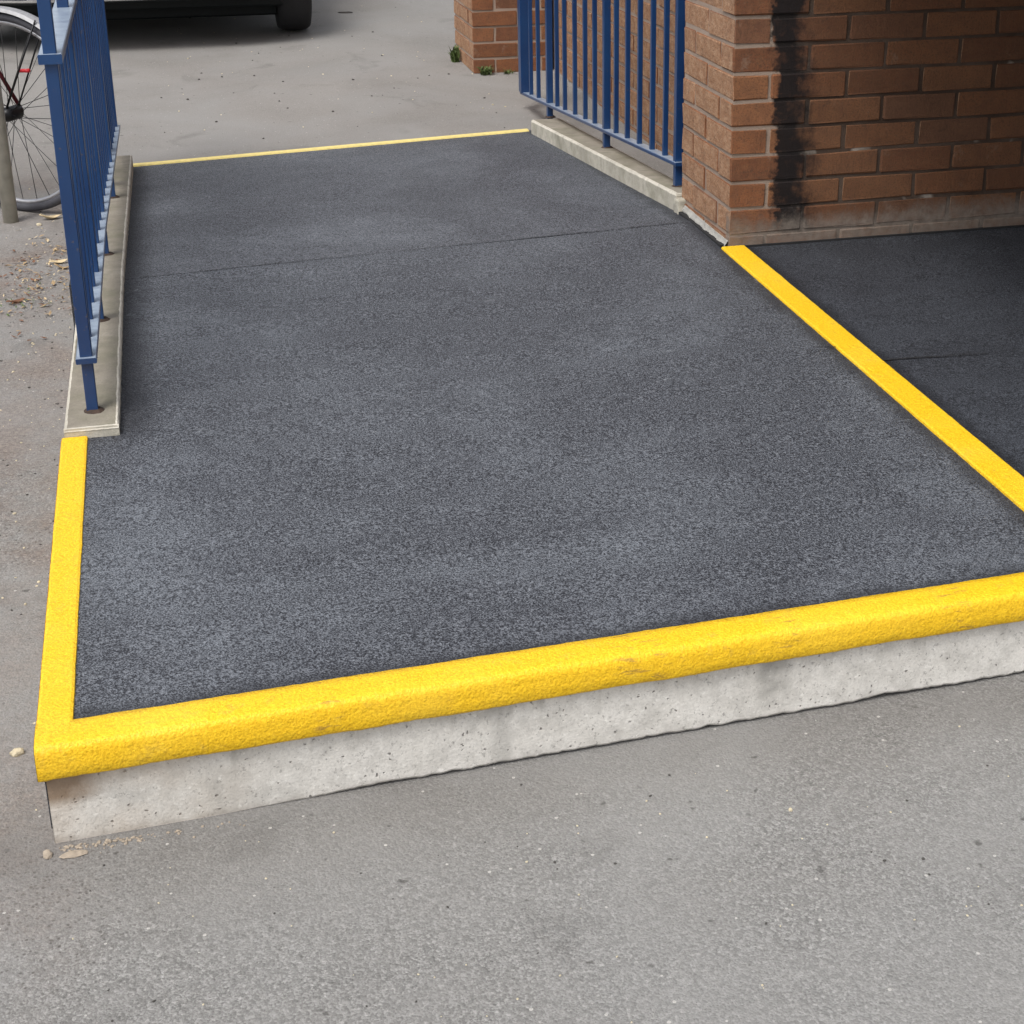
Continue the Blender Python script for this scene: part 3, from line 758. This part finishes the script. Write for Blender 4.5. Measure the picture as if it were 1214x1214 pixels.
# bumper: curved lower apron and pale trim strip
def curved(name, mat, zc, hgt, dep, off, wmax=.80):
    rows = []
    for i in range(41):
        x = -wmax + 2 * wmax * i / 40; yy = .16 * (abs(x) / .84) ** 4 * 1.2 - off
        rows.append([tuple(car_pt((x, yy + a, zc + b))) for a, b in ((dep, -hgt / 2), (.004, -hgt / 2), (0, -hgt * .3), (0, hgt * .3), (.004, hgt / 2), (dep, hgt / 2))])
    return strip_grid(name, mat, rows, car)
bmp = curved('bumper', 'black_plastic', .36, .20, .2, .03, .84)
sub(curved('bumper_trim', 'chrome', .262, .014, .05, .036, .82), bmp)
sub(curved('lower_grille', 'black_plastic', .42, .09, .04, .04, .5), bmp)
sub(curved('bumper_trim', 'chrome', .46, .012, .05, .036, .82), bmp)
cb('number_plate', 'plate', -.26, .26, -.052, -.04, .47, .58, .003)
for s in (-1, 1):
    h = cb('headlight', 'lens', s * .62 - .12, s * .62 + .12, .03, .10, .56, .68, .02)
# windows
def quad(name, pts): keep(pyd(name, [tuple(car_pt(p)) for p in pts], [(0, 1, 2, 3)], 'car_glass'), car)
quad('windscreen', [(-.68, 1.215, 1.02), (.68, 1.215, 1.02), (.56, 1.70, 1.385), (-.56, 1.70, 1.385)])
quad('rear_window', [(-.56, 3.36, 1.34), (.56, 3.36, 1.34), (.6, 3.76, 1.08), (-.6, 3.76, 1.08)])
for s in (-1, 1):
    quad('side_window', [(s * .88, 1.35, .93), (s * .88, 2.35, .945), (s * .635, 2.3, 1.37), (s * .645, 1.75, 1.34)])
    quad('side_window', [(s * .88, 2.42, .945), (s * .87, 3.4, .94), (s * .63, 3.2, 1.33), (s * .635, 2.38, 1.37)])
for s in (-1, 1):
    for y in (.52, 3.2):
        bm = bmesh.new(); pr = [(.19, -.09), (.29, -.085), (.305, -.06), (.31, 0), (.305, .06), (.29, .085), (.19, .09)]
        c = car_pt((s * .825, y, .31)); rings = []
        for k in range(32):
            a = k * math.tau / 32; rings.append([bm.verts.new((c.x + off * 1.0, c.y + r * math.cos(a), c.z + r * math.sin(a))) for r, off in pr])
        for k in range(32):
            A, B = rings[k], rings[(k + 1) % 32]
            for i in range(len(pr) - 1): bm.faces.new((A[i], A[i + 1], B[i + 1], B[i]))
        t = frombm('wheel', bm, 'rubber', None, True); keep(t, car)
        bm = bmesh.new(); bmesh.ops.create_cone(bm, cap_ends=True, segments=24, radius1=.195, radius2=.17, depth=.14)
        bmesh.ops.rotate(bm, verts=bm.verts, matrix=Matrix.Rotation(rad(90 * s), 3, 'Y')); bmesh.ops.translate(bm, verts=bm.verts, vec=c)
        sub(frombm('wheel_rim', bm, 'alloy'), t)
cb('shade_panel', 'black_plastic', -.74, .74, .42, .50, .10, .255, .01)  # added black panel that fills in the dark shade under the bumper
cb('underbody', 'black_plastic', -.78, .78, .25, 3.8, .17, .26, .01)

# ------------------------------------------------------------------ litter, stones, weeds
def leaf(name, x, y, L, W, rot, mat, label, curl=.35, z=None):
    bm = bmesh.new(); n = 9; rows = []
    for i in range(n + 1):
        t = i / n; w_ = W * math.sin(math.pi * min(1, t ** .8 * .97 + .015)) ; xx = (t - .5) * L; zz = curl * L * (t - .5) ** 2 + .001
        rows.append([bm.verts.new((xx, s * w_ / 2, zz + abs(s) * w_ * .25 + .0015 * math.sin(9 * t + s))) for s in (-1, -.5, 0, .5, 1)])
    for q in range(n):
        for i in range(4): bm.faces.new((rows[q][i], rows[q][i + 1], rows[q + 1][i + 1], rows[q + 1][i]))
    o = frombm(name, bm, mat, None, True); sm = o.modifiers.new('t', 'SOLIDIFY'); sm.thickness = .0006
    o.location = (x, y, (zg(y) if z is None else z) + .001); o.rotation_euler = (random.uniform(-.2, .2), random.uniform(-.1, .1), rot)
    tag(o, label, 'leaf', 'dead leaves on the yard'); return o
leaf('fallen_leaf', -1.895, 1.428, .075, .034, .25, 'leaf_pale', 'large pale curled dead leaf just in front of the bicycle wheel', .8)
leaf('fallen_leaf', -1.850, .90, .060, .022, .1, 'leaf_pale', 'pale buff dead leaf nearest the left railing among the litter', .6)
leaf('fallen_leaf', -1.838, .835, .055, .020, -.3, 'leaf_dry', 'darker tan dead leaf just below the pale one at the railing', .9)
leaf('fallen_leaf', -1.955, .53, .060, .022, .5, 'leaf_brown', 'brown dead leaf farthest toward the camera in the litter', .5)
def stone_bm(bm, c, sx_, sy_, sz, rnd, sub=1):
    r = bmesh.ops.create_icosphere(bm, subdivisions=sub, radius=1); a = rnd.uniform(0, 6.28)
    for q in r['verts']:
        d = 1 + .35 * noise.noise(q.co * 1.7 + Vector((c[0] * 99, c[1] * 77, 0))); p = Vector((q.co.x * sx_ * d, q.co.y * sy_ * d, q.co.z * sz * d))
        q.co = Vector((p.x * math.cos(a) - p.y * math.sin(a), p.x * math.sin(a) + p.y * math.cos(a), p.z)) + Vector(c)
def stone(name, x, y, a, b, h, mat, label, cat='stone', sub=2):
    bm = bmesh.new(); stone_bm(bm, (x, y, zg(y) + h * .55), a, b, h, random.Random(int(x * 1e4)), sub); o = frombm(name, bm, mat); return tag(o, label, cat)
stone('stone_chip', -1.822, -1.838, .011, .0075, .007, 'stone_pale', 'cream stone chip left of the yellow front corner')
stone('concrete_flake', -1.728, -2.126, .009, .020, .0025, 'stone_buff', 'flat buff concrete flake at the foot of the riser corner', 'concrete flake')
stone('stone_chip', -1.765, -2.118, .010, .007, .004, 'stone_buff', 'tiny buff crumb left of the flake at the riser corner')
stone('white_pebble', -.688, -2.29, .0035, .003, .003, 'stone_pale', 'tiny white pebble in the lower right asphalt')
stone('dark_clod', -.405, 5.70, .045, .012, .006, 'stone_dark', 'dark scrap on the far asphalt right of the car', 'scrap')
stone('white_pebble', -1.93, 1.36, .009, .007, .006, 'stone_pale', 'white pebble at the foot of the cycle stand')
# loose grit, uncountable
rnd = random.Random(3)
def scatter(name, label, pts, mat):
    bm = bmesh.new()
    for x, y, s in pts: stone_bm(bm, (x, y, zg(y) + s * .25), s, s * rnd.uniform(.6, 1), s * .6, rnd, 1)
    o = frombm(name, bm, mat); tag(o, label, None, None, 'stuff')
P1 = [(rnd.uniform(-2.2, -1.775), rnd.gauss(-.3, 1.2), rnd.uniform(.0015, .0042)) for _ in range(230)]
P1 = [p for p in P1 if p[1] > -2.3]
scatter('pale_grit', 'pale loose grit along the left of the ramp', P1 + [(rnd.uniform(-2.2, .9), rnd.uniform(-2.9, yf(-1) - .06), rnd.uniform(.001, .0024)) for _ in range(170)] + [(rnd.uniform(-1.5, .0), rnd.uniform(2.5, 6), rnd.uniform(.002, .006)) for _ in range(60)], 'stone_pale')
scatter('dark_grit', 'dark loose grit on the asphalt', [(rnd.uniform(-2.3, 1), rnd.uniform(-3.0, yf(-1) - .05), rnd.uniform(.001, .003)) for _ in range(150)] + [(rnd.uniform(-2.2, -1.78), rnd.uniform(-2, 1.6), rnd.uniform(.0015, .004)) for _ in range(200)] + [(rnd.uniform(-1.5, .0), rnd.uniform(2.4, 6), rnd.uniform(.003, .008)) for _ in range(45)], 'stone_dark')
scatter('buff_rubble', 'crumbled buff mortar along the foot of the riser', [(-1.75 + abs(rnd.gauss(0, .11)), -2.103 - abs(rnd.gauss(0, .008)), rnd.uniform(.0010, .0034)) for _ in range(110)], 'stone_buff')
# litter drift beside the railing
def litter(name, label, mat, n, c, s, L):
    v = []; f = []
    for _ in range(n):
        x = rnd.gauss(c[0], s[0]); y = rnd.gauss(c[1], s[1]); x = min(x, -1.79)
        a = rnd.uniform(0, 6.28); l = rnd.uniform(.4, 1) * L; w_ = l * rnd.uniform(.15, .5); z = zg(y) + rnd.uniform(.001, .008); b = len(v)
        for p, q, h in ((-l, 0, 0), (0, -w_, .003), (l, 0, rnd.uniform(0, .008)), (0, w_, .002)):
            v.append((x + p * math.cos(a) - q * math.sin(a), y + p * math.sin(a) + q * math.cos(a), z + h))
        f.append((b, b + 1, b + 2, b + 3))
    o = pyd(name, v, f, mat); tag(o, label, None, None, 'stuff')
litter('leaf_litter', 'brown leaf litter left of the railing', 'leaf_brown', 130, (-1.90, .68), (.07, .22), .012)
litter('twig_litter', 'dry straw and twigs left of the railing', 'leaf_dry', 110, (-1.88, .75), (.07, .25), .014)
litter('pale_litter', 'pale paper and leaf scraps left of the railing', 'leaf_pale', 50, (-1.88, .80), (.06, .25), .009)
litter('moss', 'small green moss tufts left of the railing', 'leaf_green', 60, (-1.93, .52), (.05, .07), .008)
def weed(x, y, h, n, label, spread):
    v = []; f = []; rr = random.Random(int(x * 1000) + 5); g = zg(y)
    for k in range(n):
        a = rr.uniform(0, 6.28); hh = h * rr.uniform(.35, 1); out = spread * rr.uniform(.3, 1); bx, by = x + rr.uniform(-.5, .5) * spread, y + rr.uniform(-.5, .5) * spread
        w_ = h * rr.uniform(.05, .12); pts = []
        for t in (0, .35, .7, 1):
            px_, py_ = bx + math.cos(a) * out * t * t, by + math.sin(a) * out * t * t; ww = w_ * (1.1 - abs(t - .45) * 1.6) * .8 + .0004
            pts.append(((px_ - math.sin(a) * ww, py_ + math.cos(a) * ww, g + hh * (t - .25 * t * t)), (px_ + math.sin(a) * ww, py_ - math.cos(a) * ww, g + hh * (t - .25 * t * t))))
        b = len(v)
        for p, q in pts: v += [p, q]
        for i in range(3): f.append((b + 2 * i, b + 2 * i + 1, b + 2 * i + 3, b + 2 * i + 2))
    o = pyd('weed', v, f, 'leaf_green'); tag(o, label, 'weed', 'weeds at the far pier')
weed(-.060, 3.98, .11, 55, 'dark upright weed against the left side of the far brick pier', .03)
weed(.02, 3.615, .055, 70, 'low bright weed at the front corner of the far brick pier', .045)
weed(.13, 3.62, .03, 30, 'sparse low weed along the front foot of the far brick pier', .05)
